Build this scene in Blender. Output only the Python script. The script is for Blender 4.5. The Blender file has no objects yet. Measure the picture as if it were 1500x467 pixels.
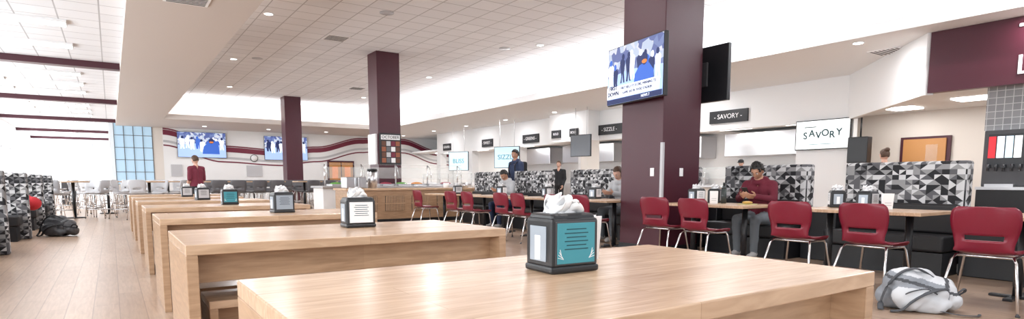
import bpy,bmesh,math,random
from mathutils import Vector,Matrix,noise
random.seed(7)
S=bpy.context.scene
V=Vector
def RZ(deg): return Matrix.Rotation(math.radians(deg),4,'Z')
# ---------------------------------------------------------------- materials
def M(name,col,rough=.5,metal=0.,em=0.,emc=None,alpha=1.,trans=0.):
    m=bpy.data.materials.new(name); m.use_nodes=True
    b=m.node_tree.nodes['Principled BSDF']
    b.inputs['Base Color'].default_value=(*col,1); b.inputs['Roughness'].default_value=rough
    b.inputs['Metallic'].default_value=metal
    if em: 
        b.inputs['Emission Color'].default_value=(*(emc or col),1); b.inputs['Emission Strength'].default_value=em
    if trans: b.inputs['Transmission Weight'].default_value=trans
    if alpha<1: b.inputs['Alpha'].default_value=alpha
    m.diffuse_color=(*col,1)
    return m
def nodes(m): return m.node_tree.nodes,m.node_tree.links,m.node_tree.nodes['Principled BSDF']
def brickmat(name,c1,c2,mort,w,h,ms,rough=.5,off=0.,rot=0.,bump=0.,grain=0.,gscale=(1,12,1)):
    m=M(name,c1,rough); n,l,b=nodes(m)
    tc=n.new('ShaderNodeTexCoord'); mp=n.new('ShaderNodeMapping'); mp.inputs['Rotation'].default_value=(0,0,rot)
    br=n.new('ShaderNodeTexBrick'); br.offset=off; br.squash=1
    br.inputs['Color1'].default_value=(*c1,1); br.inputs['Color2'].default_value=(*c2,1); br.inputs['Mortar'].default_value=(*mort,1)
    br.inputs['Scale'].default_value=1; br.inputs['Brick Width'].default_value=w; br.inputs['Row Height'].default_value=h
    br.inputs['Mortar Size'].default_value=ms; br.inputs['Mortar Smooth'].default_value=.1
    l.new(tc.outputs['Object'],mp.inputs['Vector']); l.new(mp.outputs[0],br.inputs['Vector'])
    out=br.outputs['Color']
    if grain:
        mp2=n.new('ShaderNodeMapping'); mp2.inputs['Scale'].default_value=gscale; l.new(mp.outputs[0],mp2.inputs['Vector'])
        nz=n.new('ShaderNodeTexNoise'); nz.inputs['Scale'].default_value=3; nz.inputs['Detail'].default_value=6; nz.inputs['Distortion'].default_value=.6
        l.new(mp2.outputs[0],nz.inputs['Vector'])
        rp=n.new('ShaderNodeValToRGB'); rp.color_ramp.elements[0].position=.3; rp.color_ramp.elements[1].position=.7
        rp.color_ramp.elements[0].color=(1-grain,1-grain*1.15,1-grain*1.3,1); rp.color_ramp.elements[1].color=(1,1,1,1)
        l.new(nz.outputs[0],rp.inputs[0])
        mx=n.new('ShaderNodeMix'); mx.data_type='RGBA'; mx.blend_type='MULTIPLY'; mx.inputs[0].default_value=1
        l.new(out,mx.inputs[6]); l.new(rp.outputs[0],mx.inputs[7]); out=mx.outputs[2]
    l.new(out,b.inputs['Base Color'])
    return m
white=M('white_wall',(.81,.815,.82),.7)
soff=M('soffit_paint',(.60,.54,.50),.7)
cream=M('cream_wall',(.72,.67,.62),.7)
tile=brickmat('ceiling_tile',(.84,.85,.88),(.78,.79,.82),(.46,.46,.48),.61,.61,.012,.8)
floorm=brickmat('floor_planks',(.50,.365,.275),(.42,.30,.22),(.29,.195,.14),1.5,.18,.004,.28,.37,math.pi/2,0,.25,(1.2,14,1))
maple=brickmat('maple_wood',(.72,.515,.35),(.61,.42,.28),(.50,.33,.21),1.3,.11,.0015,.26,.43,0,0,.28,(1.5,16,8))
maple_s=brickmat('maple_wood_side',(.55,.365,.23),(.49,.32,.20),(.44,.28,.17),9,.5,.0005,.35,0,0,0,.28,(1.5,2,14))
maroon=M('maroon_paint',(.060,.008,.018),.4)
maroon2=M('maroon_soft',(.17,.015,.04),.5)
black=M('black_plastic',(.012,.013,.016),.35)
blackv=M('black_vinyl',(.012,.012,.014),.45)
dark=M('dark_grey',(.05,.05,.055),.5)
grey=M('grey_plastic',(.12,.12,.13),.45)
lgrey=M('light_grey_plastic',(.5,.5,.52),.4)
red=M('red_plastic',(.18,.005,.021),.32)
chrome=M('chrome',(.75,.75,.76),.18,1)
steel=M('stainless',(.62,.62,.64),.3,1)
paper=M('paper',(.85,.85,.86),.8)
teal=M('teal_card',(.05,.27,.33),.5)
tealink=M('teal_ink',(.01,.07,.09),.5)
silver=M('silver_panel',(.35,.40,.46),.35,.3)
skin1=M('skin_tan',(.42,.22,.14),.5); skin2=M('skin_light',(.60,.36,.27),.5)
hairb=M('hair_black',(.01,.008,.007),.6); hairbr=M('hair_brown',(.07,.035,.02),.6)
eyew=M('eye_white',(.8,.8,.8),.3); lip=M('lip',(.33,.12,.10),.5)
hood=M('maroon_hoodie',(.12,.008,.022),.85); jeans=M('grey_jeans',(.15,.17,.19),.85)
gsw=M('grey_sweater',(.42,.43,.45),.9); navy=M('navy_jacket',(.02,.035,.09),.7); blk=M('black_cloth',(.015,.015,.018),.85)
shoe=M('shoe',(.5,.5,.5),.6); mtee=M('maroon_tee',(.16,.02,.04),.85); blue=M('blue_card',(.03,.15,.5),.5)
doorw=M('door_wood',(.50,.24,.08),.4)
glass=M('glass',(.85,.92,.92),.05,0,0,None,.16)
def E(n,c,s): return M(n,c,.6,0,s,c)
e_light=E('lamp_emit',(1,.99,.98),7); e_cove=E('cove_emit',(.97,.985,1),8)
e_white=E('screen_white',(.92,.96,.96),.6); e_teal=E('screen_teal',(.02,.16,.2),.5)
e_blue=E('screen_blue',(.03,.10,.42),.8); e_sky=E('screen_sky',(.32,.45,.72),.7); e_navy=E('screen_navy',(.01,.02,.09),.6)
e_or=E('screen_orange',(.55,.16,.03),.7); e_pale=E('screen_pale',(.55,.75,.85),.6); e_red=E('screen_red',(.6,.02,.03),.7)
e_w2=E('screen_offwhite',(.75,.8,.9),.7)
p_or=M('print_orange',(.30,.10,.05),.6); p_br=M('print_brown',(.12,.05,.03),.6)
def crowd():
    m=M('screen_crowd',(.1,.1,.1),.6); n,l,b=nodes(m)
    tc=n.new('ShaderNodeTexCoord'); vz=n.new('ShaderNodeTexVoronoi'); vz.inputs['Scale'].default_value=9
    l.new(tc.outputs['Object'],vz.inputs['Vector'])
    rp=n.new('ShaderNodeValToRGB'); cr=rp.color_ramp; cr.interpolation='CONSTANT'
    cr.elements[0].position=0; cr.elements[0].color=(.04,.09,.38,1); cr.elements[1].position=.3; cr.elements[1].color=(.55,.65,.85,1)
    for p,c in ((.55,(.12,.2,.5,1)),(.75,(.75,.78,.9,1))): e=cr.elements.new(p); e.color=c
    sp=n.new('ShaderNodeSeparateColor'); l.new(vz.outputs['Color'],sp.inputs[0]); l.new(sp.outputs[0],rp.inputs[0])
    l.new(rp.outputs[0],b.inputs['Emission Color']); b.inputs['Emission Strength'].default_value=.9
    return m
e_crowd=crowd()
def trimat():
    m=M('triangle_fabric',(.4,.4,.4),.8); n,l,b=nodes(m)
    tc=n.new('ShaderNodeTexCoord'); sp=n.new('ShaderNodeSeparateXYZ'); l.new(tc.outputs['Object'],sp.inputs[0])
    def mt(op,a,bb=None):
        x=n.new('ShaderNodeMath'); x.operation=op
        for i,q in enumerate((a,bb)):
            if q is None: continue
            if isinstance(q,(int,float)): x.inputs[i].default_value=q
            else: l.new(q,x.inputs[i])
        return x.outputs[0]
    s=.074
    u=mt('DIVIDE',mt('ADD',sp.outputs[0],sp.outputs[1]),s); v=mt('DIVIDE',sp.outputs[2],s*.8)
    iu=mt('FLOOR',u); iv=mt('FLOOR',v); fu=mt('FRACT',u); fv=mt('FRACT',v)
    par=mt('FLOORED_MODULO',mt('ADD',iu,iv),2)
    a=mt('GREATER_THAN',mt('ADD',fu,fv),1.0); c=mt('GREATER_THAN',fu,fv)
    side=mt('ADD',mt('MULTIPLY',a,par),mt('MULTIPLY',c,mt('SUBTRACT',1,par)))
    cb=n.new('ShaderNodeCombineXYZ'); l.new(iu,cb.inputs[0]); l.new(iv,cb.inputs[1]); l.new(side,cb.inputs[2])
    wn=n.new('ShaderNodeTexWhiteNoise'); wn.noise_dimensions='3D'; l.new(cb.outputs[0],wn.inputs['Vector'])
    rp=n.new('ShaderNodeValToRGB'); cr=rp.color_ramp; cr.interpolation='CONSTANT'
    cr.elements[0].position=0; cr.elements[0].color=(.012,.012,.015,1)
    cr.elements[1].position=.30; cr.elements[1].color=(.10,.10,.11,1)
    for p,cc in ((.52,.27),(.75,.58)):
        e=cr.elements.new(p); e.color=(cc,cc,cc*1.02,1)
    l.new(wn.outputs['Value'],rp.inputs[0]); l.new(rp.outputs[0],b.inputs['Base Color'])
    return m
tri=trimat()
mosaic=brickmat('mosaic_tile',(.34,.34,.35),(.26,.26,.27),(.6,.6,.6),.12,.12,.006,.25)
for nd in mosaic.node_tree.nodes:
    if nd.type=='MAPPING': nd.inputs['Rotation'].default_value=(0,math.pi/2,0)
# ---------------------------------------------------------------- mesh builder
class MB:
    def __init__(s): s.bm=bmesh.new(); s.mats=[]
    def mi(s,m):
        if m not in s.mats: s.mats.append(m)
        return s.mats.index(m)
    def add(s,t,m,smooth=False,mx=None):
        i=s.mi(m)
        if mx is not None: bmesh.ops.transform(t,matrix=mx,verts=t.verts)
        for f in t.faces: f.material_index=i; f.smooth=smooth
        me=bpy.data.meshes.new('tmp'); t.to_mesh(me); t.free(); s.bm.from_mesh(me); bpy.data.meshes.remove(me)
    def box(s,c,d,m,bev=0,rot=None,seg=2,smooth=False):
        t=bmesh.new(); bmesh.ops.create_cube(t,size=1)
        bmesh.ops.scale(t,vec=d,verts=t.verts)
        if bev: bmesh.ops.bevel(t,geom=list(t.edges),offset=bev,segments=seg,affect='EDGES',profile=.5)
        mx=Matrix.Translation(c)
        if rot is not None: mx=mx@rot
        s.add(t,m,smooth,mx)
    def b2(s,a,b,m,bev=0):
        s.box([(a[i]+b[i])/2 for i in range(3)],[abs(b[i]-a[i]) for i in range(3)],m,bev)
    def sph(s,c,r,m,rot=None,sub=3):
        t=bmesh.new(); bmesh.ops.create_icosphere(t,subdivisions=sub,radius=1)
        bmesh.ops.scale(t,vec=r if hasattr(r,'__len__') else (r,r,r),verts=t.verts)
        mx=Matrix.Translation(c)
        if rot is not None: mx=mx@rot
        s.add(t,m,True,mx)
    def cyl(s,p0,p1,r0,m,r1=None,seg=16,caps=True,smooth=True):
        p0=V(p0);p1=V(p1); r1=r0 if r1 is None else r1
        d=p1-p0; t=bmesh.new()
        bmesh.ops.create_cone(t,cap_ends=caps,segments=seg,radius1=r0,radius2=r1,depth=d.length)
        q=V((0,0,1)).rotation_difference(d.normalized()).to_matrix().to_4x4()
        s.add(t,m,smooth,Matrix.Translation((p0+p1)/2)@q)
    def tube(s,pts,r,m,seg=8,flat=1.):
        pts=[V(p) for p in pts]; t=bmesh.new(); rings=[]
        for i,p in enumerate(pts):
            d=(pts[min(i+1,len(pts)-1)]-pts[max(i-1,0)]).normalized()
            ref=V((0,0,1)) if abs(d.z)<.9 else V((1,0,0))
            a=d.cross(ref).normalized(); b=d.cross(a)
            rings.append([t.verts.new(p+r*(math.cos(6.2832*k/seg)*a+flat*math.sin(6.2832*k/seg)*b)) for k in range(seg)])
        for i in range(len(rings)-1):
            for k in range(seg):
                t.faces.new((rings[i][k],rings[i][(k+1)%seg],rings[i+1][(k+1)%seg],rings[i+1][k]))
        t.faces.new(rings[0]); t.faces.new(rings[-1])
        bmesh.ops.recalc_face_normals(t,faces=t.faces); s.add(t,m,True)
    def poly(s,pts,m):
        t=bmesh.new(); t.faces.new([t.verts.new(p) for p in pts]); s.add(t,m)
    def grid(s,fn,nu,nv,m,th=0,hole=None,smooth=True):
        t=bmesh.new(); g=[[t.verts.new(fn(i/nu,j/nv)) for j in range(nv+1)] for i in range(nu+1)]
        for i in range(nu):
            for j in range(nv):
                if hole and hole((i+.5)/nu,(j+.5)/nv): continue
                t.faces.new((g[i][j],g[i+1][j],g[i+1][j+1],g[i][j+1]))
        lo=[v for v in t.verts if not v.link_faces]
        if lo: bmesh.ops.delete(t,geom=lo,context='VERTS')
        bmesh.ops.recalc_face_normals(t,faces=t.faces)
        if th: bmesh.ops.solidify(t,geom=list(t.faces),thickness=th)
        s.add(t,m,smooth)
    def mesh(s,name):
        me=bpy.data.meshes.new(name); s.bm.to_mesh(me); s.bm.free()
        for m in s.mats: me.materials.append(m)
        return me
    def obj(s,name,loc=(0,0,0),rz=0,parent=None): return put(s.mesh(name),name,loc,rz,parent)
def put(me,name,loc=(0,0,0),rz=0,parent=None,mx=None):
    o=bpy.data.objects.new(name,me); S.collection.objects.link(o)
    o.matrix_basis=mx if mx is not None else Matrix.Translation(loc)@RZ(rz)
    if parent:
        w=o.matrix_basis.copy(); o.parent=parent; o.matrix_basis=parent.matrix_basis.inverted()@w
    return o
def text(body,c,right,size,m,parent,name='lettering',up=(0,0,1),ext=.002,bold=0.,al='CENTER'):
    cu=bpy.data.curves.new(name,'FONT'); cu.body=body; cu.size=size; cu.align_x=al; cu.align_y='CENTER'; cu.extrude=ext; cu.offset=bold
    cu.materials.append(m)
    r=V(right).normalized(); u=V(up); n=r.cross(u).normalized()
    mx=Matrix(((r.x,u.x,n.x,c[0]),(r.y,u.y,n.y,c[1]),(r.z,u.z,n.z,c[2]),(0,0,0,1)))
    o=bpy.data.objects.new(name,cu); S.collection.objects.link(o)
    o.parent=parent; o.matrix_basis=parent.matrix_basis.inverted()@mx
    return o
def one(name,fn,**k):
    b=MB(); fn(b); return b.obj(name,**k)
# ---------------------------------------------------------------- ROOM
one('floor',lambda b:b.b2((-5,-5,-.1),(22,52,0),floorm))
H=4.85
one('ceiling_main',lambda b:b.b2((2.0,-4,H),(13.05,31.05,H+.1),tile))
one('ceiling_window_bay',lambda b:b.b2((-4.3,-4,3.95),(.4,50.1,4.05),tile))
one('soffit_left',lambda b:b.b2((.35,-4,3.75),(2.06,34.99,5),soff))
def f(b):
    b.b2((11.9,-4,3.75),(13.0,31,3.8),white); b.b2((11.9,-4,3.8),(11.98,30,3.97),white)
    b.b2((13.0,-4,3.75),(21,36,5),white)
one('soffit_right',f)
def f(b):
    b.b2((2.06,30,3.75),(11.9,31,3.8),soff); b.b2((2.06,30,3.8),(11.98,30.08,3.97),soff)
    b.b2((2.06,31,3.75),(12.99,36,5),soff)
one('soffit_far',f)
def f(b):
    b.b2((12.1,-3.5,3.82),(12.7,29.9,3.86),e_cove); b.b2((2.3,30.2,3.82),(11.8,30.7,3.86),e_cove)
one('cove_light',f)
def f(b):
    b.b2((.2,35,0),(2.3,35.2,.9),cream); b.b2((1.85,35,.9),(2.3,35.2,3.95),cream)
    b.b2((2.3,35,0),(21,35.2,3.8),white)
one('wall_far',f)
one('wall_bay_side',lambda b:b.b2((.05,35.25,0),(.25,50,3.95),white))
def f(b):
    b.b2((.25,35.02,.9),(1.85,35.1,3.95),E('window_blue',(.30,.42,.52),.9))
    for x in (.25,.65,1.05,1.45,1.85): b.b2((x-.015,34.97,.9),(x+.015,35.1,3.95),grey)
    for z in (.9,1.5,2.1,2.7,3.3,3.9): b.b2((.25,34.97,z-.012),(1.85,35.1,z+.012),grey)
one('window_1',f)
def f(b):
    b.b2((-4.3,-4,0),(-4.1,50,.75),white); b.b2((-4.3,-4,3.45),(-4.1,50,3.95),white)
    y=-4
    while y<=50: b.b2((-4.3,y-.15,.75),(-4.1,y+.15,3.45),white); y+=3
one('wall_left',f)
e_win=E('window_glow',(.93,.97,1.0),2.2)
k=2; y=-4
while y<49:
    one('window_%d'%k,lambda b:(b.b2((-4.25,y+.15,.75),(-4.2,y+2.85,3.45),e_win),b.b2((-4.2,y+1.47,.75),(-4.12,y+1.53,3.45),lgrey),b.b2((-4.2,y+.15,2.7),(-4.12,y+2.85,2.76),lgrey)))
    k+=1; y+=3
def f(b):
    b.b2((-4.3,50,0),(.2,50.2,.7),white); b.b2((-4.3,50,3.6),(.2,50.2,3.95),white)
    b.b2((-4.3,50.1,.7),(.2,50.15,3.6),e_win)
    for x in (-4.2,-3.1,-2,-.9,.1): b.b2((x-.06,49.95,.7),(x+.06,50.1,3.6),lgrey)
one('wall_window_end',f)
for yb in (2,10,18,26,34,42,49): one('ceiling_beam',lambda b:b.b2((-4.1,yb-.15,3.80),(.35,yb+.15,3.95),maroon))
for yl in [1,3.5,6,8.5,11.5,13.8,16,20,22,24,28,30,32,36,38,40,44,46]:
    for x0 in (-1.9,-3.7):
        one('fluorescent_light',lambda b:(b.b2((x0,yl-.19,3.90),(x0+1.4,yl+.19,3.949),white),b.b2((x0+.02,yl-.17,3.893),(x0+1.38,yl+.17,3.9),e_light)))
# columns
for (cx,cy,cw) in ((6.96,6.22,.41),(7.0,17.2,.36),(7.0,28.3,.36)):
    one('column',lambda b:(b.b2((cx-cw,cy-cw,0),(cx+cw,cy+cw,H),maroon,.008),b.b2((cx-cw-.012,cy-cw-.012,0),(cx+cw+.012,cy+cw+.012,.1),black)))
CX,CY=6.96-.41,6.22-.41
def f(b):
    for (x,y,w) in ((CX-.006,5.99,0),(6.96,CY-.006,1)):
        b.box((x,y,1.18),(.008,.075,.12) if not w else (.075,.008,.12),paper,.002)
        b.box((x-(.006 if not w else 0),y-(.006 if w else 0),1.18),(.006,.014,.03) if not w else (.014,.006,.03),paper)
    b.b2((CX-.012,CY-.012,.8),(CX+.03,CY+.03,1.6),lgrey)
one('light_switch',f)
def downlight(x,y,z,p):
    o=one('downlight',lambda b:(b.cyl((x,y,z-.012),(x,y,z),.12,white,seg=24),b.cyl((x,y,z-.016),(x,y,z-.012),.09,e_light,seg=24)))
    if p:
        L=bpy.data.lights.new('downlight_bulb','AREA'); L.shape='DISK'; L.size=.16; L.energy=p; L.color=(.99,.985,1)
        q=bpy.data.objects.new('downlight_bulb',L); S.collection.objects.link(q); q.parent=o; q.matrix_basis=Matrix.Translation((x,y,z-.02))
for x,y in ((3.4,-1.5),(8.8,-1.5),(4.2,2.4),(10.8,2.6),(3.3,9.0),(10.6,7.9),(3.2,14.6),(10.2,13.6),(3.4,20.5),(9.9,20),(4.2,26.5),(9.8,26.5)): downlight(x,y,H,98)
for y in (0,3.2,6,9,12,15,18.5,22,25.5,29,33): downlight(14.6 if y>9 else 12.3,y,3.75,36)
for x in (4,7,10): downlight(x,33,3.75,28)
def f(b):
    for (x,y) in ((4.4,7.5),(8.2,9.5),(5.4,13),(9.6,14.5),(4.0,20),(8.5,21),(10.4,7.2)):
        b.cyl((x,y,H-.02),(x,y,H),.16,lgrey,seg=24)
one('ceiling_speaker',f)
def f(b):
    for (x,y,z) in ((9.9,8.6,H),(5.2,16,H),(8.6,24,H),(1.1,10.2,3.75),(13.6,6.0,3.75)):
        b.b2((x-.3,y-.3,z-.015),(x+.3,y+.3,z),paper)
        for i in range(7): b.b2((x-.26,y-.25+i*.08,z-.02),(x+.26,y-.22+i*.08,z-.015),dark)
one('air_vent',f)
# ---------------------------------------------------------------- right serving side
def f(b):
    b.b2((15.8,9.2,2.62),(16.0,31,3.75),white)
    b.b2((15.8,7.7,0),(16.0,9.2,3.75),white)
    for y in (13.4,18.0,22.6,27.0,30.6): b.b2((15.8,y,0),(16.2,y+.45,2.62),white)
    b.b2((15.2,17.2,2.62),(15.8,19.6,3.75),white); b.b2((15.2,17.2,0),(15.8,17.6,2.62),cream)
    p=V((12.6,4.84,0));q=V((15.85,7.8,0)); n=(q-p).normalized(); a=math.atan2(n.y,n.x)
    b.box(((p.x+q.x)/2,(p.y+q.y)/2,3.19),((q-p).length,.16,1.12),white,rot=Matrix.Rotation(a,4,'Z'))
one('wall_right',f)
one('wall_kitchen_back',lambda b:b.b2((19,8.3,0),(19.2,34.9,3.75),white))
one('wall_kitchen_side',lambda b:b.b2((16,8.3,0),(19,8.45,2.8),cream))
one('wall_corridor',lambda b:b.b2((17,-2,0),(17.15,8.3,3.0),cream))
one('ceiling_kitchen',lambda b:b.b2((16.0,8.45,2.8),(19,34.9,2.9),white))
def f(b):
    P=[(12.75,-2),(17,-2),(17,8.3),(15.95,8.3),(15.9,7.8),(12.75,4.95)]
    b.poly([(x,y,2.8) for x,y in P],white); b.poly([(x,y,2.86) for x,y in P],white)
one('ceiling_corridor',f)
def klight(x,y,w,p):
    L=bpy.data.lights.new('kitchen_panel_bulb','AREA'); L.shape='RECTANGLE'; L.size=.6; L.size_y=w; L.energy=p; L.color=(1,.98,.95)
    o=one('ceiling_light_panel',lambda b:b.b2((x-.3,y-w/2,2.77),(x+.3,y+w/2,2.798),e_light))
    q=bpy.data.objects.new('kitchen_panel_bulb',L); S.collection.objects.link(q); q.parent=o; q.matrix_basis=Matrix.Translation((x,y,2.76))
for y in (10,12.4,15.5,20,24.5,28.8,33): klight(17.3,y,1.2,42)
klight(15.2,4.8,1.0,30); klight(15.9,6.6,.6,16)
def f(b):
    for y0,y1 in ((9.6,13.2),(14.2,17.7),(18.8,22.3),(23.3,26.8)):
        b.b2((18.1,y0,1.9),(18.98,y1,2.7),steel,.02)
        b.b2((18.3,y0,0),(18.98,y1,.95),steel,.01)
        for j in range(4): b.b2((18.4,y0+.2+j*.8,.95),(18.85,y0+.7+j*.8,1.35),steel,.02)
one('kitchen_equipment',f)
def f(b):
    for y0,y1 in ((9.3,13.3),(14,17.1),(19.7,22.5),(23.1,26.9),(27.5,30.5)):
        b.b2((14.5,y0,0),(15.15,y1,.86),cream); b.b2((14.42,y0,.86),(15.18,y1,.92),steel,.01)
        for j in range(int((y1-y0)/1.0)+1): b.cyl((14.7,y0+.1+j*1.0,.92),(14.7,y0+.1+j*1.0,1.42),.018,chrome)
        b.b2((14.60,y0,1.12),(14.61,y1,1.45),glass); b.b2((14.6,y0,1.42),(15.1,y1,1.44),glass)
one('serving_counter',f)
sg=[(29.7,'GRAINS',.9,2.95),(25.4,'SWEET',1.0,2.95),(21.7,'GREENS',1.2,2.95),(16.6,'SIZZLE',1.4,3.0),(11.4,'SAVORY',1.35,3.02)]
for y,t,w,z in sg:
    o=one('serving_sign',lambda b:b.b2((-.06,-w/2,-.19),(0,w/2,.19),black,.005),loc=(15.795,y,z))
    text('- '+t+' -',(15.73,y,z),(0,-1,0),.2,paper,o)
for y,w in ((18.0,.5),(19.1,.6)):
    o=one('serving_sign',lambda b:b.b2((-.05,-w/2,-.16),(0,w/2,.16),black,.005),loc=(15.195,y,2.95))
    text('BOLD',(15.14,y,2.95),(0,-1,0),.13,paper,o)
def screen(name,c,yaw,w,h,face,txt=None,ts=.2,tm=None,hang=3.75,th=.06):
    def f(b):
        b.box((0,th/2,0),(w+.05,th,h+.05),black,.006); b.box((0,-.003,0),(w,.004,h),face)
        if hang:
            for sx in (-.3,.3): b.cyl((sx*w,th/2,h/2),(sx*w,th/2,hang-c[2]-.01),.009,lgrey)
        if txt=='SAVORY':
            b.box((-.32,-.006,.21),(.32,.004,.02),tm); b.box((.0,-.006,-.25),(.7,.004,.012),e_teal)
    o=one(name,f,loc=c,rz=yaw)
    if txt:
        R=RZ(yaw); r=(R@V((1,0,0))); nn=R@V((0,-1,0))
        if txt=='SAVORY':
            for i,ch in enumerate(txt): text(ch,V(c)+nn*.008+r*(-.45+.18*i)+V((0,0,(.035 if i%2 else -.02))),r,.25,tm,o,bold=.004)
        else: text(txt,V(c)+nn*.008,r,ts,tm or e_teal,o)
    return o
screen('menu_screen',(15.70,8.45,2.28),-90,1.42,.74,e_white,'SAVORY',.27,E('ink_dark',(.01,.05,.06),.3),hang=None)
screen('menu_screen',(14.6,26.3,2.05),-60,1.1,.9,e_pale,'BLISS',.3)
screen('menu_screen',(14.6,21.9,2.1),-60,1.2,.9,e_pale,'SIZZLE',.3)
screen('menu_screen',(14.4,16.7,2.35),-80,.9,.75,M('screen_off',(.15,.17,.2),.3))
one('door_1',lambda b:(b.b2((16.92,5.95,0),(16.995,7.05,2.16),maroon),b.b2((16.88,6.03,0),(16.93,6.97,2.1),doorw,.005),b.b2((16.86,6.15,.95),(16.88,6.2,1.15),chrome),b.b2((16.87,6.2,1.2),(16.882,6.45,1.95),glass)))
one('wall_tv',lambda b:(b.b2((15.5,7.2,1.5),(15.75,7.68,2.15),black,.02),b.cyl((15.65,7.44,2.15),(15.65,7.44,2.63),.02,black)))
o=one('sign_fascia',lambda b:b.b2((12.55,-2,2.66),(12.7,4.84,3.745),maroon))
text('THE',(12.54,3.57,3.42),(0,-1,0),.55,paper,o,ext=.01,al='LEFT'); text('LOCAL',(12.54,3.57,2.95),(0,-1,0),.45,paper,o,ext=.01,al='LEFT')
one('wall_tile',lambda b:(b.b2((13.1,-2,1.95),(13.39,4.1,2.8),mosaic),b.b2((13.15,4.02,0),(13.39,4.1,1.95),mosaic)))
def f(b):
    b.b2((12.6,1.5,0),(13.1,4.0,.9),black,.01); b.b2((12.55,1.5,.9),(13.1,4.0,.95),steel)
    b.b2((12.8,3.35,.95),(13.35,4.0,1.93),dark,.02); b.b2((12.785,3.42,1.28),(12.8,3.93,1.86),black)
    for j in range(4): b.b2((12.775,3.46+j*.12,1.45),(12.785,3.56+j*.12,1.82),[e_white,e_pale,e_w2,e_red][j])
    b.b2((12.65,3.5,.95),(12.8,3.9,1.0),steel)
    for j in range(5): b.cyl((12.73,3.45+j*.11,1.22),(12.73,3.45+j*.11,1.34),.02,black)
    b.b2((12.8,2.5,.95),(13.35,3.3,1.93),M('machine_red',(.4,.01,.015),.35),.02)
    b.b2((12.785,2.6,1.5),(12.8,3.2,1.85),e_w2); b.b2((12.78,2.62,1.02),(12.8,3.2,1.4),black)
one('drink_machine',f)
# ---------------------------------------------------------------- far wall decorations
wx=[(1.9,3.5),(2.3,3.4),(5,2.6),(8,2.45),(10,2.7),(12.7,3.3),(14,3.42),(15.4,3.35),(17.8,2.7),(21,2.3)]
def zz(x):
    for (a,b_),(c,d) in zip(wx,wx[1:]):
        if a<=x<=c: t=(x-a)/(c-a); t=t*t*(3-2*t); return b_+(d-b_)*t
    return 2.5
def f(b):
    for off,h0,m in ((0,.26,maroon2),(-.38,.12,lgrey),(.28,.07,maroon2),(-.56,.07,maroon2)):
        t0=2.32
        while t0<18.7:
            t1=t0+.25
            b.poly([(t0,34.985,zz(t0)+off),(t1,34.985,zz(t1)+off),(t1,34.985,zz(t1)+off+h0),(t0,34.985,zz(t0)+off+h0)],m); t0=t1
one('mural_stripe',f)
def ell(cx,cz,rx,rz_,y,n=20): return [(cx+rx*math.cos(6.2832*i/n),y,cz+rz_*math.sin(6.2832*i/n)) for i in range(n)]
def rect(x0,z0,x1,z1,y): return [(x0,y,z0),(x1,y,z0),(x1,y,z1),(x0,y,z1)]
def tv(name,mx,w,h,seed,banner=True,on=True):
    rnd=random.Random(seed); b=MB()
    b.box((0,.04,0),(w+.03,.07,h+.03),black,.008); b.box((0,.085,0),(w*.5,.03,h*.45),dark,.01)
    if on:
        b.poly(rect(-w/2,-h/2,w/2,h/2,-.001),e_crowd)
        b.poly([(-w/2,-.002,-h/2),(w/2,-.002,-h/2),(w/2,-.002,h*.0),(-w*.1,-.002,h*.06),(-w/2,-.002,-h*.02)],e_sky)
        y=-.003
        for i in range(9):
            cx=(-.42+.105*i+rnd.uniform(-.03,.03))*w; cz=rnd.uniform(.12,.3)*h; m=[e_w2,e_blue,e_w2,e_navy][rnd.randrange(4)]
            s=rnd.uniform(.8,1.1); lean=rnd.uniform(-.02,.02)*w
            b.poly([(cx-.05*w*s,y,cz-.05*h),(cx-.035*w*s+lean,y,cz-.3*h),(cx-.04*w*s,y,cz-.42*h),(cx-.01*w,y,cz-.42*h),(cx,y,cz-.25*h),(cx+.02*w,y,cz-.42*h),(cx+.05*w*s,y,cz-.42*h),(cx+.035*w*s,y,cz-.25*h),(cx+.055*w*s,y,cz-.05*h),(cx+.02*w,y,cz),(cx-.02*w,y,cz)],m); y-=.0004
            b.poly(ell(cx+lean,cz+.035*h,.026*w,.055*h,y),[e_navy,e_w2,e_blue][rnd.randrange(3)]); y-=.0004
        b.poly([(.0,y,-.36*h),(.36*w,y,-.36*h),(.35*w,y,-.05*h),(.28*w,y,.07*h),(.2*w,y,.1*h),(.11*w,y,.07*h),(.03*w,y,-.06*h)],e_blue); y-=.0004
        b.poly(ell(.195*w,.17*h,.055*w,.11*h,y),e_navy); y-=.0004
        b.poly(ell(.195*w,.12*h,.045*w,.035*h,y),e_or); y-=.0004
        if banner:
            b.poly(rect(-.5*w,-.40*h,.46*w,-.19*h,y),e_w2); b.poly(rect(-.46*w,-.38*h,-.28*w,-.2*h,y-.0004),e_white)
            b.poly(rect(-.5*w,-.5*h,.5*w,-.41*h,y-.0004),e_navy)
    return put(b.mesh(name),name,mx=mx)
def facing(c,yaw): return Matrix.Translation(c)@RZ(yaw)
tmx=facing((6.32,6.18,2.62),-90-10.5)
T=tv('television',tmx,1.34,.82,3)
R3=tmx.to_3x3()
text('FIRST\nDOWN',tmx@V((-.5,-.014,-.22)),R3@V((1,0,0)),.085,e_navy,T,'caption',bold=.002)
text('FIRST FIELD TO SCORE, WINNING TD',tmx@V((.12,-.014,-.20)),R3@V((1,0,0)),.05,e_navy,T,'caption')
text('GAME DAY IN TEXAS STADIUM',tmx@V((.1,-.014,-.27)),R3@V((1,0,0)),.05,e_navy,T,'caption')
text('NEWS 7',tmx@V((.3,-.014,-.372)),R3@V((1,0,0)),.055,e_w2,T,'caption')
one('tv_bracket',lambda b:(b.b2((6.46,6.05,2.5),(6.55,6.3,2.8),black),b.b2((7.38,6.05,2.5),(7.56,6.3,2.8),black)))
tv('television',facing((7.68,6.22,2.66),90),1.34,.80,4)
tv('television',facing((4.07,34.87,2.93),0),2.25,1.28,5,False)
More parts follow.
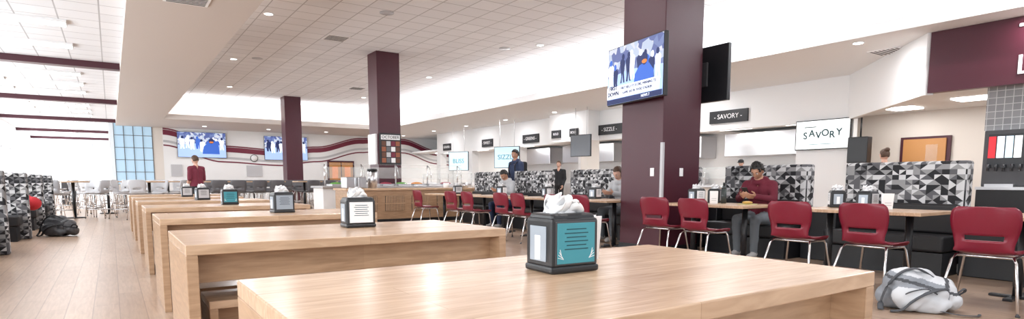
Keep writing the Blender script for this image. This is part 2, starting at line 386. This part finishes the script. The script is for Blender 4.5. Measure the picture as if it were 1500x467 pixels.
tv('television',facing((8.3,34.87,2.88),0),2.3,1.28,6,False)
one('door_2',lambda b:(b.b2((10.6,34.9,0),(12.2,34.98,2.25),maroon),b.b2((10.7,34.86,0),(11.37,34.9,2.15),doorw),b.b2((11.43,34.86,0),(12.1,34.9,2.15),doorw),
   b.b2((10.85,34.85,1.2),(11.2,34.86,1.9),e_or),b.b2((11.6,34.85,1.2),(11.95,34.86,1.9),e_or)))
one('wall_clock',lambda b:(b.cyl((6.6,34.95,2.3),(6.6,34.99,2.3),.2,black),b.cyl((6.6,34.94,2.3),(6.6,34.95,2.3),.17,paper)))
one('notice_board',lambda b:(b.b2((6.2,34.95,1.3),(7.0,34.99,1.9),lgrey),b.b2((2.6,34.95,1.3),(3.1,34.99,1.9),lgrey)))
def f(b):
    b.b2((6.66,16.78,1.55),(7.34,16.835,2.47),black,.005); b.b2((6.70,16.775,2.28),(7.3,16.78,2.42),paper)
    cs=[p_or,maroon2,lgrey,p_br,paper,grey]
    for i in range(4):
        for j in range(4): b.b2((6.72+i*.148,16.77,1.60+j*.165),(6.85+i*.148,16.78,1.74+j*.165),cs[(i*5+j*3)%6])
o=one('menu_poster',f); text('OCTOBER',(7.0,16.77,2.35),(1,0,0),.12,black,o)
one('menu_poster',lambda b:b.b2((6.57,16.9,1.55),(6.63,17.5,2.45),paper))
# ---------------------------------------------------------------- waterfall table + bench
def wtable():
    b=MB(); L,W,h=1.8,1.01,.75
    b.box((0,0,h-.025),(L,W,.05),maple,.004)
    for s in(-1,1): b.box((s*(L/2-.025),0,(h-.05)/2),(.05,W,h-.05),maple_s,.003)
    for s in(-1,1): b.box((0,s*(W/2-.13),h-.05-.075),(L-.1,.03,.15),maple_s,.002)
    b.box((0,0,h-.05-.12),(.04,W-.29,.1),maple_s)
    return b.mesh('wood_table')
def wbench():
    b=MB(); b.box((0,0,.43),(1.6,.34,.04),maple,.004)
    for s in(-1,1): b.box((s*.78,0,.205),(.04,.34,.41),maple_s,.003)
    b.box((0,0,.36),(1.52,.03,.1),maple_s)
    return b.mesh('wood_bench')
tm_=wtable(); bm_=wbench()
ys=[1.43,3.62,5.9,8.2,10.5,12.8,15.1]
for y in ys:
    x=1.2 if y!=3.62 else 1.17
    put(tm_,'wood_table',(x,y,0))
    for s in(-.22,.22): put(bm_,'wood_bench',(x,y+s,0))
# ---------------------------------------------------------------- napkin dispenser
def dispenser(card,ink,rays=False):
    b=MB(); w,d,h=.19,.155,.175
    b.box((0,0,.012),(w+.006,d+.006,.024),black,.008)
    b.box((0,0,h/2+.01),(w,d,h-.01),black,.012,smooth=False)
    b.box((0,0,h+.004),(w*.94,d*.9,.03),black,.014,seg=3)
    for s in(-1,1):
        b.box((s*(w/2+.001),0,.095),(.004,d*.6,.115),silver,.0015)
        b.box((s*(w/2+.003),0,.082),(.003,d*.2,.08),paper,.001)
        b.box((0,s*(d/2+.001),.098),(w*.86,.004,.142),dark,.0015)
        b.box((0,s*(d/2+.003),.098),(w*.80,.003,.132),card,.001)
        for i in range(6):
            ww=w*(.5 if i%2 else .42)
            b.box((0,s*(d/2+.0047),.144-i*.013),(ww,.0012,.0035),ink)
        if rays:
            for sx in(-1,1):
                for i in range(4):
                    a=.25+i*.35
                    b.box((sx*w*.33,s*(d/2+.0047),.05+.02*i*.3),(.024,.0012,.0016),paper,rot=Matrix.Rotation(-sx*a,4,'Y'))
    def sheet(a0,lean,hh,ph):
        def fn(u,v):
            x=(u-.5)*.13*(1-.25*v); y=.02*math.sin(v*3+ph)+.012*math.sin(u*9+ph)*(.3+v)+lean*v
            z=.18+v*hh*(1-.35*abs(u-.45))+.006*math.sin(u*14+ph)
            q=Matrix.Rotation(a0,3,'Z')@V((x,y,0)); return V((q.x,q.y,z))
        b.grid(fn,14,10,paper,.0015)
    sheet(.2,.02,.08,0); sheet(-.5,-.025,.065,1.3); sheet(1.0,.0,.07,2.2); sheet(.7,.03,.055,4); sheet(-.1,-.04,.05,3)
    b.sph((0,0,.19),(.055,.04,.035),paper)
    return b.mesh('napkin_dispenser')
d_teal=dispenser(teal,tealink,True); d_wh=dispenser(paper,tealink); d_gr=dispenser(lgrey,black); d_bl=dispenser(silver,black)
def tent(name,loc,rz,m=paper,w=.1,h=.17):
    def f(b):
        b.box((0,.02,h/2),(w,.003,h),m,rot=Matrix.Rotation(-.2,4,'X')); b.box((0,-.02,h/2),(w,.003,h),m,rot=Matrix.Rotation(.2,4,'X'))
        for i in range(5): b.box((0,-.0275-.003+i*.0052,.045+i*.026),(w*.6,.002,.006),lgrey,rot=Matrix.Rotation(.2,4,'X'))
    return one(name,f,loc=loc,rz=rz)
TZ=.751
put(d_teal,'napkin_dispenser',(1.25,1.54,TZ),-3)
tent('table_tent_card',(1.49,1.69,TZ),-25)
put(d_wh,'napkin_dispenser',(1.33,3.76,TZ),-3)
put(d_bl,'napkin_dispenser',(1.35,5.92,TZ),4)
put(d_teal,'napkin_dispenser',(1.25,8.3,TZ),0)
put(d_gr,'napkin_dispenser',(1.2,10.6,TZ),10); put(d_gr,'napkin_dispenser',(1.2,12.9,TZ),0)
# ---------------------------------------------------------------- chairs
def lerp_list(L,t):
    t=t*(len(L)-1); i=min(int(t),len(L)-2); f_=t-i
    p=[V(L[max(i-1,0)]),V(L[i]),V(L[i+1]),V(L[min(i+2,len(L)-1)])]
    return .5*((2*p[1])+(-p[0]+p[2])*f_+(2*p[0]-5*p[1]+4*p[2]-p[3])*f_*f_+(-p[0]+3*p[1]-3*p[2]+p[3])*f_**3)
def chair(m,lift=0.,name='dining_chair',leg=chrome,hi=1):
    b=MB()
    prof=[(.235,.425,.19),(.215,.450,.215),(.10,.452,.225),(-.03,.446,.225),(-.13,.452,.215),(-.185,.478,.20),(-.21,.53,.195),(-.228,.60,.21),(-.247,.68,.228),(-.263,.76,.232),(-.272,.815,.22),(-.277,.845,.185)]
    def fn(u,v):
        p=lerp_list(prof,v); s=(u-.5)*2; x=s*p.z; y,z=p.x,p.y
        bk=max(0,min(1,(z-.46)/.15))
        if y>-.19 and z<.47: z+=.022*abs(s)**3
        y+=bk*.055*s*s
        return V((x,y,z+lift))
    nu,nv=(16,40) if hi else (8,20)
    def hole(u,v):
        s=abs(u-.5)*2; return .60<v<.655 and s<.62
    b.grid(fn,nu,nv,m,.012,hole)
    L=lift
    for s in(-1,1):
        b.tube([(s*.255,.25,0),(s*.20,.20,.40+L),(s*.19,.17,.432+L),(s*.185,0,.436+L),(s*.19,-.13,.436+L),(s*.21,-.17,.40+L),(s*.265,-.29,0)],.0115,leg)
        b.cyl((s*.255,.25,0),(s*.2545,.2495,.015),.016,dark); b.cyl((s*.265,-.29,0),(s*.2645,-.2895,.015),.016,dark)
    for y in(.12,-.1): b.tube([(-.19,y,.434+L),(.19,y,.434+L)],.011,leg)
    if lift:
        b.tube([(-.235,.232,.25),(.235,.232,.25)],.01,leg); b.tube([(-.24,-.245,.25),(.24,-.245,.25)],.01,leg)
        for s in(-1,1): b.tube([(s*.235,.232,.25),(s*.24,-.245,.25)],.01,leg)
    return b.mesh(name)
rc=chair(red); gs=chair(grey,.24,'bar_stool',chrome,0); ws=chair(lgrey,.24,'bar_stool',chrome,0)
cy=[(1.0,-3),(1.78,6),(2.68,-4),(3.40,3),(4.6,-3),(5.28,4),(6.75,0),(7.3,5),(8.3,-4),(8.9,2),(10.1,0),(10.75,3),(12.3,0)]
for y,r in cy: put(rc,'dining_chair',(5.98+.03*math.sin(y*5),y,0),-90+r)
def ptable():
    b=MB(); b.box((0,0,.733),(.82,1.3,.034),maple,.004)
    for y in(-.4,.4):
        b.cyl((0,y,.02),(0,y,.715),.035,black); b.box((0,y,.012),(.5,.07,.024),black,.005); b.box((0,y,.012),(.07,.4,.024),black,.005)
        b.box((0,y,.708),(.4,.2,.015),black)
    return b.mesh('dining_table')
pt=ptable()
tcs=[1.35,3.05,4.93,7.3,8.75,10.5,12.35]
for y in tcs: put(pt,'dining_table',(6.68,y,0))
def booth():
    b=MB(); w=1.32
    b.box((0,0,.64),(.2,w,1.28),tri,.03,seg=3)
    b.box((-.34,0,.13),(.42,w-.04,.26),black); b.box((-.34,0,.36),(.5,w-.02,.18),blackv,.03,seg=3)
    b.box((-.14,0,.62),(.1,w-.06,.34),blackv,.03,seg=3)
    return b.mesh('booth_bench')
bo=booth()
for y in (1.35,3.25,5.07,6.95,8.8,10.85,12.7): put(bo,'booth_bench',(7.98,y,0))
def f(b):
    for y0,y1 in ((2.03,2.57),(3.93,4.39),(5.75,6.27),(7.63,8.12),(9.48,10.17),(11.53,12.02)):
        b.b2((7.75,y0,0),(8.04,y1,.70),black,.01)
one('booth_gap_wall',f)  # low black wall added so the gaps between booths read dark
for y,x,me in ((1.4,6.8,d_wh),(3.1,6.75,d_gr),(3.5,6.9,d_wh),(5.35,6.75,d_wh),(5.2,6.95,d_gr),(7.5,6.8,d_wh),(8.8,6.8,d_gr),(10.4,6.8,d_wh),(12.3,6.8,d_gr)):
    put(me,'napkin_dispenser',(x,y,TZ),random.uniform(-10,60))
def bottle(x,y,m,h=.2):
    one('drink_bottle',lambda b:(b.cyl((x,y,TZ),(x,y,.75+h*.7),.035,m,seg=20),b.cyl((x,y,.75+h*.7),(x,y,.75+h*.85),.035,m,.014,seg=20),b.cyl((x,y,.75+h*.85),(x,y,.75+h),.016,black,seg=16)))
bottle(6.85,4.98,M('bottle_dark',(.04,.05,.05),.2),.28); bottle(6.6,8.5,lgrey)
one('food_tray',lambda b:(b.cyl((6.75,4.55,TZ),(6.75,4.55,.759),.12,M('plate',(.5,.45,.2),.5),seg=24),b.sph((6.75,4.55,.775),(.07,.06,.02),M('food',(.55,.33,.08),.7))))
tent('table_tent_card',(6.75,2.9,TZ),-50); tent('table_tent_card',(6.6,4.95,TZ),-50)
# ---------------------------------------------------------------- salad bar island
def f(b):
    b.b2((4.7,14.0,0),(9.2,14.9,.82),maple_s); b.b2((4.66,13.96,.82),(9.24,14.94,.87),maple,.005)
    b.b2((4.7,13.99,0),(9.2,14.0,.1),black)
    for i in range(6):
        x0=4.95+i*.72
        b.b2((x0,13.985,.3),(x0+.5,14.0,.68),dark)
        for j in range(12): b.b2((x0+.01+j*.041,13.97,.3),(x0+.035+j*.041,13.99,.68),maple_s)
        b.b2((x0-.02,13.965,.48),(x0+.52,13.99,.5),maple_s)
one('service_counter',f)
def f(b):
    b.b2((4.6,15.6,0),(8.8,16.5,.86),white); b.b2((4.55,15.5,.86),(8.85,16.6,.92),steel,.01)
    for i in range(5):
        x=4.7+i*1.0; b.cyl((x,15.75,.92),(x,15.75,1.5),.02,chrome); b.tube([(x,15.75,1.5),(x,15.6,1.42),(x,15.5,1.15)],.012,chrome)
    b.b2((4.7,15.48,1.12),(8.7,15.49,1.42),glass); b.b2((4.7,15.5,1.5),(8.7,16.2,1.51),glass)
    sm=[M('salad',(.1,.3,.04),.7),M('carrot',(.7,.25,.03),.7),paper,M('beet',(.3,.02,.05),.7)]
    for i in range(8):
        x=4.9+i*.48; b.b2((x,15.8,.92),(x+.38,16.3,.97),steel,.005); b.sph((x+.19,16.05,.97),(.16,.2,.05),sm[i%4])
one('salad_bar',f)
def f(b):
    for x in(4.75,5.05): b.b2((x,14.2,.87),(x+.22,14.6,1.15),steel,.02)
    b.cyl((5.5,14.4,.87),(5.5,14.4,1.3),.12,steel); b.cyl((5.5,14.4,1.3),(5.5,14.4,1.36),.13,black)
    for i in range(4): b.cyl((7.6+i*.3,14.4,.87),(7.6+i*.3,14.4,1.0),.08,[paper,lgrey,steel,paper][i])
one('serving_jar',f)
def htable(r=.4,sq=None):
    b=MB()
    if sq: b.box((0,0,1.03),(sq,.8,.04),maple,.004); xs=(-sq/2+.3,sq/2-.3)
    else: b.cyl((0,0,1.01),(0,0,1.05),r,maple,seg=32); xs=(0,)
    for x in xs: b.cyl((x,0,.02),(x,0,1.01),.04,black); b.cyl((x,0,0),(x,0,.025),.26,black,seg=24)
    return b.mesh('high_table')
ht=htable(); hl=htable(.4,2.4)
for y in (20.8,24.2,27.5):
    for x in (3.6,6.4 if y<26 else 9.3):
        put(hl,'high_table',(x,y,0))
        for dx in(-.85,-.28,.28,.85):
            put(gs,'bar_stool',(x+dx,y-.62,0),random.uniform(-12,12)); put(gs,'bar_stool',(x+dx,y+.62,0),180+random.uniform(-12,12))
for (x,y) in ((-.9,20.9),(.9,19.8),(-.1,23.2),(-1.9,24.2),(.4,26),(1.6,23.2),(-.6,29),(1.2,29.5),(-1.5,32.5)):
    put(ht,'high_table',(x,y,0)); a0=random.uniform(0,90)
    for k_ in range(4):
        a=math.radians(a0+90*k_); put(ws,'bar_stool',(x+.68*math.cos(a),y+.68*math.sin(a),0),math.degrees(a)+90)
def lbooth():
    b=MB(); b.box((0,0,.6),(2.3,.16,1.2),tri,.03,seg=3)
    for s in(-1,1):
        b.box((-.05,s*.35,.13),(2.1,.45,.26),black); b.box((-.05,s*.35,.36),(2.2,.5,.18),blackv,.03,seg=3)
    return b.mesh('booth_bench')
lb=lbooth()
for y in (5.4,8.2,11,13.8,16.6,19.4): put(lb,'booth_bench',(-2.4,y,0))
def ltable():
    b=MB(); b.box((0,0,.735),(1.9,.72,.035),maple,.004); b.cyl((-.5,0,.02),(-.5,0,.72),.04,black); b.cyl((.5,0,.02),(.5,0,.72),.04,black)
    for x in(-.5,.5): b.box((x,0,.012),(.4,.4,.024),black)
    return b.mesh('dining_table')
lt=ltable()
for y in (6.8,9.6,12.4,15.2,18.0): put(lt,'dining_table',(-2.45,y,0))
one('waste_bin',lambda b:(b.box((-1.6,34.3,.5),(.6,.6,1.0),dark,.03),))
# ---------------------------------------------------------------- backpacks
def remesh_obj(b,name,vox,sm=3,matfn=None,mats=None):
    me=b.mesh(name+'_src'); o=bpy.data.objects.new('tmp',me); S.collection.objects.link(o)
    r=o.modifiers.new('r','REMESH'); r.mode='VOXEL'; r.voxel_size=vox
    if sm: q=o.modifiers.new('s','SMOOTH'); q.iterations=sm; q.factor=.5
    dg=bpy.context.evaluated_depsgraph_get(); dg.update(); ev=o.evaluated_get(dg)
    m2=bpy.data.meshes.new_from_object(ev); bpy.data.objects.remove(o)
    m2.materials.clear()
    for m in mats: m2.materials.append(m)
    for p in m2.polygons:
        p.use_smooth=True
        p.material_index=matfn(p.center) if matfn else 0
    return m2
def backpack(name,loc,rz,c1,c2,c3,sc=1.,tilt=0):
    b=MB()
    b.sph((-.04,.02,.13),(.25,.17,.14),c1); b.sph((-.12,.0,.20),(.15,.13,.15),c1); b.sph((.12,.0,.15),(.14,.14,.13),c1)
    b.sph((.20,.0,.10),(.09,.12,.09),c1); b.sph((-.08,-.11,.12),(.15,.09,.11),c1); b.sph((-.2,.03,.1),(.1,.12,.1),c1)
    b.sph((.03,-.12,.07),(.17,.06,.07),c1); b.sph((-.02,.03,.27),(.12,.08,.07),c1)
    def mf(p):
        q=p.z+.25*p.x
        if p.y<-.13 and p.z<.2: return 1
        if abs(q-.215)<.012 or abs(p.x-.115-.3*(p.z-.1))<.016: return 2
        if p.x>.17 or (q>.26): return 1
        return 0
    me=remesh_obj(b,name,.011,3,mats=[c1,c2,c3],matfn=mf)
    for v in me.vertices:
        n=noise.noise(v.co*9)*.018+noise.noise(v.co*22)*.007
        v.co+=v.normal*n
        if v.co.z<.004: v.co.z=.004
    o=put(me,name,mx=Matrix.Translation(loc)@RZ(rz)@Matrix.Scale(sc,4))
    b=MB()
    def st(pts,r,m=c3,flat=.35): b.tube([lerp_list(pts,i/24) for i in range(25)],r,m,flat=flat)
    st([(.2,-.05,.17),(.12,-.13,.2),(.0,-.19,.17),(-.1,-.205,.1),(-.16,-.2,.03),(-.24,-.19,.012)],.024)
    st([(.2,.02,.19),(.08,.0,.275),(-.04,-.05,.345),(-.15,-.08,.32),(-.24,-.09,.22),(-.29,-.1,.08),(-.3,-.15,.012)],.022)
    st([(.23,-.05,.15),(.28,-.05,.2),(.3,.0,.17),(.26,.03,.13)],.011,flat=.6)
    st([(.1,-.16,.03),(.22,-.19,.015),(.34,-.17,.012),(.38,-.1,.012)],.012,flat=.3)
    st([(-.18,-.14,.1),(-.12,-.19,.17),(0,-.17,.2),(.08,-.15,.16)],.005,flat=1)
    put(b.mesh('straps'),'straps',mx=o.matrix_basis.copy(),parent=o)
bpg=M('backpack_grey',(.25,.27,.30),.8); bpw=M('backpack_white',(.58,.60,.63),.8); bpd=M('backpack_dark',(.07,.075,.085),.8)
backpack('backpack',(5.42,2.04,0.0),-55,bpg,bpw,bpd,1.0)
backpack('backpack',(-.85,14.2,0),-40,blk,dark,blk,1.15)
one('red_jacket',lambda b:(b.sph((-1.35,15.3,.60),(.16,.2,.14),M('jacket_red',(.5,.02,.03),.8)),b.sph((-1.45,15.35,.70),(.1,.14,.1),M('jacket_red2',(.5,.02,.03),.8))))
# ---------------------------------------------------------------- people
def capsule(b,p0,p1,r0,r1,m):
    b.sph(p0,r0,m,sub=2); b.sph(p1,r1,m,sub=2)
    if (V(p1)-V(p0)).length>1e-4: b.cyl(p0,p1,r0,m,r1,seg=14)
def segd(p,a,c):
    ac=c-a; t=max(0,min(1,(p-a).dot(ac)/max(ac.length_squared,1e-9))); return (p-(a+ac*t)).length,t
def hand_bones(w,d,n,side,curl):
    d=V(d).normalized(); n=V(n); n=(n-d*n.dot(d)).normalized(); s=d.cross(n)*side
    B=[]
    for k,o in enumerate((-.028,-.009,.010,.028)): B.append((w+s*o*.6,w+d*.085+s*o,.017,.0125))
    ln=[.030,.038,.042,.038]
    for k,o in enumerate((-.030,-.010,.010,.030)):
        L=ln[k]; p=w+d*.09+s*o; a=curl
        q=p+(d*math.cos(a*.5)+n*math.sin(a*.5))*L
        r_=q+(d*math.cos(a*1.3)+n*math.sin(a*1.3))*L*.75
        t=r_+(d*math.cos(a*1.9)+n*math.sin(a*1.9))*L*.55
        B+= [(p,q,.0095,.0088),(q,r_,.0088,.008),(r_,t,.008,.007)]
    p=w+d*.025+s*.03; q=p+(d*.6+s*.6+n*.35).normalized()*.04; r_=q+(d*.85+s*.1+n*.5).normalized()*.035
    B+=[(p,q,.014,.011),(q,r_,.011,.0085)]
    return B
def person(name,loc,rz,pose,top,pants,skin,hair,hairstyle='short',sleeve=1.,hoodie=False,nod=25,turn=0,prop=None,arms=None,scale=1.):
    if pose=='sit':
        J=dict(pel=(0,0,.55),waist=(0,.0,.72),chest=(0,.05,.94),nb=(0,.08,1.05),nt=(0,.12,1.12),hd=(0,.155,1.185))
        leg=[(.095,.02,.54),(.13,.44,.53),(.12,.42,.10),(.13,.58,.045)]
        arm=[(.185,.06,1.0),(.25,.16,.80),(.09,.37,.84)]
    else:
        J=dict(pel=(0,0,.95),waist=(0,0,1.12),chest=(0,.0,1.32),nb=(0,.01,1.46),nt=(0,.02,1.53),hd=(0,.03,1.625))
        leg=[(.09,0,.92),(.10,.03,.50),(.11,-.01,.09),(.13,.13,.045)]
        arm=[(.19,0,1.40),(.23,.0,1.12),(.20,.14,.90)]
    J={k:V(v) for k,v in J.items()}
    ar=[arm,arm]
    if arms: ar=arms
    Bn=[]; body=MB()
    def bone(a,c,ra,rc_,lab): Bn.append((V(a),V(c),ra,rc_,lab))
    for s in(-1,1):
        o=V((s*.07,0,0))
        bone(J['pel']+o,J['waist']+o*.85,.115,.10,0); bone(J['waist']+o*.85,J['chest']+o*1.1,.10,.11,0)
        bone(J['pel']+o*.9+V((0,0,-.03)),J['pel']+o+V((0,0,-.04)),.115,.115,1)
        L=[V((s*p[0],p[1],p[2])) for p in leg]
        bone(L[0],L[1],.095,.068,1); bone(L[1],L[2],.066,.048,1); bone(L[2]+V((0,-.03,-.03)),L[3],.045,.038,3)
        A=[V((s*p[0],p[1],p[2])) for p in ar[0 if s<0 else 1]]
        bone(J['nb']+V((s*.05,-.01,-.04)),A[0],.06,.068,0)
        bone(A[0],A[1],.066,.05,0)
        m_=A[1].lerp(A[2],sleeve)
        if sleeve>0: bone(A[1],m_,.05,.043 if sleeve>.6 else .047,0)
        bone(A[1],A[2],.043 if sleeve<=0 else .03,.028,2)
    bone(J['nb']-V((0,0,.03)),J['nt']+V((0,0,.03)),.058,.052,2)
    if hoodie:
        nb=J['nb']
        for i in range(7):
            a=math.pi*(i/7)+math.pi; a2=math.pi*((i+1)/7)+math.pi
            bone(nb+V((.085*math.cos(a),.08*math.sin(a),.03)),nb+V((.085*math.cos(a2),.08*math.sin(a2),.03)),.04,.04,0)
        bone(nb+V((-.06,.045,-.02)),nb+V((.06,.045,-.02)),.04,.04,0)
    for a,c,ra,rc_,lab in Bn: capsule(body,a,c,ra,rc_,top)
    def mf(p):
        best=None;bd=9
        for a,c,ra,rc_,lab in Bn:
            dd,t=segd(p,a,c); dd-=ra+(rc_-ra)*t
            if dd<bd: bd=dd;best=lab
        return best
    me=remesh_obj(body,name,.016,3,mats=[top,pants,skin,shoe],matfn=mf)
    for v in me.vertices:
        n=noise.noise(V((v.co.x*11,v.co.y*11,v.co.z*16)))*.006
        v.co+=v.normal*n
        if v.co.z<.002: v.co.z=.002
    root=Matrix.Translation(loc)@RZ(rz)@Matrix.Scale(scale,4)
    o=put(me,name,mx=root)
    hb=MB()
    for s in(-1,1):
        A=[V((s*p[0],p[1],p[2])) for p in ar[0 if s<0 else 1]]
        d=(A[2]-A[1]).normalized(); nrm=V((-s*.8,.1,.0)) if pose=='stand' else V((-s*.6,0,.55))
        side=1 if s>0 else -1
        for a,c,ra,rc_ in hand_bones(A[2]+d*.005,d if pose=='stand' else V((d.x*.5,d.y,d.z*.3)),nrm,side,.75 if prop else .45): capsule(hb,a,c,ra,rc_,skin)
    hm=remesh_obj(hb,name+'_hands',.005,1,mats=[skin]); put(hm,'hands',mx=root.copy(),parent=o)
    Rh=Matrix.Translation(J['hd'])@Matrix.Rotation(math.radians(turn),4,'Z')@Matrix.Rotation(math.radians(-nod),4,'X')
    b=MB(); t=bmesh.new(); bmesh.ops.create_icosphere(t,subdivisions=4,radius=1)
    for v in t.verts:
        n=v.co.copy(); x,y,z=n
        X=x*.074;Y=y*.093;Z=z*.115
        if z<0: X*=1+.28*z; Y*=1+.10*z
        if y>0:
            Y+=.026*math.exp(-((x/.16)**2+((z+.22)/.17)**2)) + .010*math.exp(-((x/.3)**2+((z+.78)/.15)**2)) + .006*math.exp(-((x/.5)**2+((z-.18)/.12)**2))
            Y-=.009*math.exp(-(((abs(x)-.36)/.15)**2+((z-.02)/.12)**2))
            Y+=.006*math.exp(-((x/.25)**2+((z+.52)/.07)**2))
        v.co=V((X,Y,Z))
    b.add(t,skin,True)
    for s in(-1,1):
        b.sph((s*.028,.078,.002),(.0125,.009,.008),eyew,sub=2); b.sph((s*.028,.0855,.001),(.006,.003,.006),hairb,sub=2)
        b.box((s*.029,.088,.024),(.028,.008,.006),hair,.002,rot=Matrix.Rotation(s*.1,4,'Y'))
        b.sph((s*.074,-.005,-.008),(.009,.018,.03),skin,sub=2)
    b.sph((0,.088,-.06),(.024,.009,.007),lip,sub=2)
    t=bmesh.new(); bmesh.ops.create_icosphere(t,subdivisions=4,radius=1)
    for v in t.verts:
        n=v.co; q=1.0+.07*noise.noise(n*4)+.04*noise.noise(n*9)
        v.co=V((n.x*.084*q,n.y*.104*q-.008,n.z*.118*q+.014))
    low=-.05 if hairstyle!='long' else -.12
    rm=[v for v in t.verts if (v.co.y>.035+max(0,(v.co.z-.05))*1.2 and v.co.z<.072) or v.co.z<low or (v.co.y>.0 and v.co.z<.02)]
    bmesh.ops.delete(t,geom=rm,context='VERTS')
    b.add(t,hair,True)
    if hairstyle=='bun': b.sph((0,-.08,.10),(.05,.05,.045),hair)
    if hairstyle=='curly':
        for i in range(60):
            a=random.uniform(0,6.28);zz_=random.uniform(.05,1); rr=math.sqrt(max(0,1-zz_*zz_))
            y=math.sin(a)*rr*.1
            if y>.06 and zz_<.6: continue
            b.sph((math.cos(a)*rr*.082,y-.005,zz_*.12+.012),random.uniform(.014,.022),hair,sub=1)
    if hairstyle=='long':
        for s in(-1,1): b.sph((s*.07,-.02,-.06),(.03,.05,.11),hair)
        b.sph((0,-.075,-.05),(.07,.035,.12),hair)
    if hairstyle=='cap': 
        b.sph((0,-.005,.05),(.088,.106,.08),blk); b.box((0,.11,.055),(.13,.09,.008),blk,.004)
    put(b.mesh(name+'_head'),'head',mx=root@Rh,parent=o)
    if prop: prop(o,root)
    return o
def phone(o,root):
    b=MB(); b.box((0,.475,.905),(.078,.012,.155),black,.005,rot=Matrix.Rotation(-.7,4,'X')); b.box((0,.468,.901),(.07,.003,.145),e_sky,rot=Matrix.Rotation(-.7,4,'X'))
    put(b.mesh('phone'),'phone',mx=root.copy(),parent=o)
def worn_pack(o,root):
    b=MB(); b.box((0,-.19,1.25),(.28,.15,.42),blk,.05,seg=3); b.box((0,-.27,1.17),(.2,.06,.2),dark,.025,seg=3)
    for s in(-1,1): b.tube([lerp_list([(s*.1,-.13,1.42),(s*.11,-.02,1.475),(s*.11,.10,1.40),(s*.12,.13,1.25),(s*.15,.02,1.08),(s*.13,-.14,1.06)],i/20) for i in range(21)],.018,blk,flat=.4)
    put(b.mesh('worn_backpack'),'worn_backpack',mx=root.copy(),parent=o)
person('seated_man',(7.53,4.86,0),98,'sit',hood,jeans,skin1,hairb,'curly',hoodie=True,nod=30,prop=phone)
person('seated_woman',(7.53,7.55,0),95,'sit',gsw,jeans,skin2,hairbr,'long',hoodie=True,nod=32)
person('seated_man',(7.5,11.15,0),100,'sit',gsw,navy,skin1,hairb,'short',hoodie=True,nod=40)
person('standing_man',(8.62,12.5,0),95,'stand',navy,blk,skin1,hairb,'short',hoodie=True,nod=12,scale=1.06,prop=worn_pack)
person('standing_man',(13.0,16.2,0),120,'stand',blk,blk,skin2,hairbr,'short',nod=5)
person('standing_man',(1.85,17.3,0),35,'stand',mtee,blk,skin2,hairbr,'short',sleeve=0.,nod=15,scale=.98)
person('standing_woman',(11.9,5.2,0),-30,'stand',mtee,blk,skin2,hairbr,'bun',nod=5,scale=.94)
person('kitchen_worker',(16.8,11.6,0),100,'stand',blk,blk,skin2,hairb,'cap',nod=15)
# ---------------------------------------------------------------- daylight through the window wall
for i,y in enumerate((-1,6,13,20,27,34,41,47)):
    L=bpy.data.lights.new('daylight','AREA'); L.shape='RECTANGLE'; L.size=2.6; L.size_y=6.5; L.energy=190; L.color=(.92,.97,1)
    q=bpy.data.objects.new('daylight',L); S.collection.objects.link(q); q.matrix_basis=Matrix.Translation((-4.05,y,2.1))@Matrix.Rotation(math.radians(-90),4,'Y')
W=bpy.data.worlds.new('world'); S.world=W; W.use_nodes=True
W.node_tree.nodes['Background'].inputs[0].default_value=(.9,.95,1,1); W.node_tree.nodes['Background'].inputs[1].default_value=1.25
# ---------------------------------------------------------------- camera
cd=bpy.data.cameras.new('camera'); cam=bpy.data.objects.new('camera',cd); S.collection.objects.link(cam); S.camera=cam
cd.sensor_fit='HORIZONTAL'; cd.sensor_width=36; cd.clip_start=.05; cd.clip_end=200
K,PX,PY=1,750,233.5
cd.lens=36*860/1500*K; cd.shift_x=K*(PX-750)/1500; cd.shift_y=K*(355-PY)/1500
cam.location=(0,0,1.05)
cam.rotation_euler=(math.radians(90-5.97),0,math.radians(-34.2))
S.view_settings.view_transform='Standard'
S.view_settings.look='None'
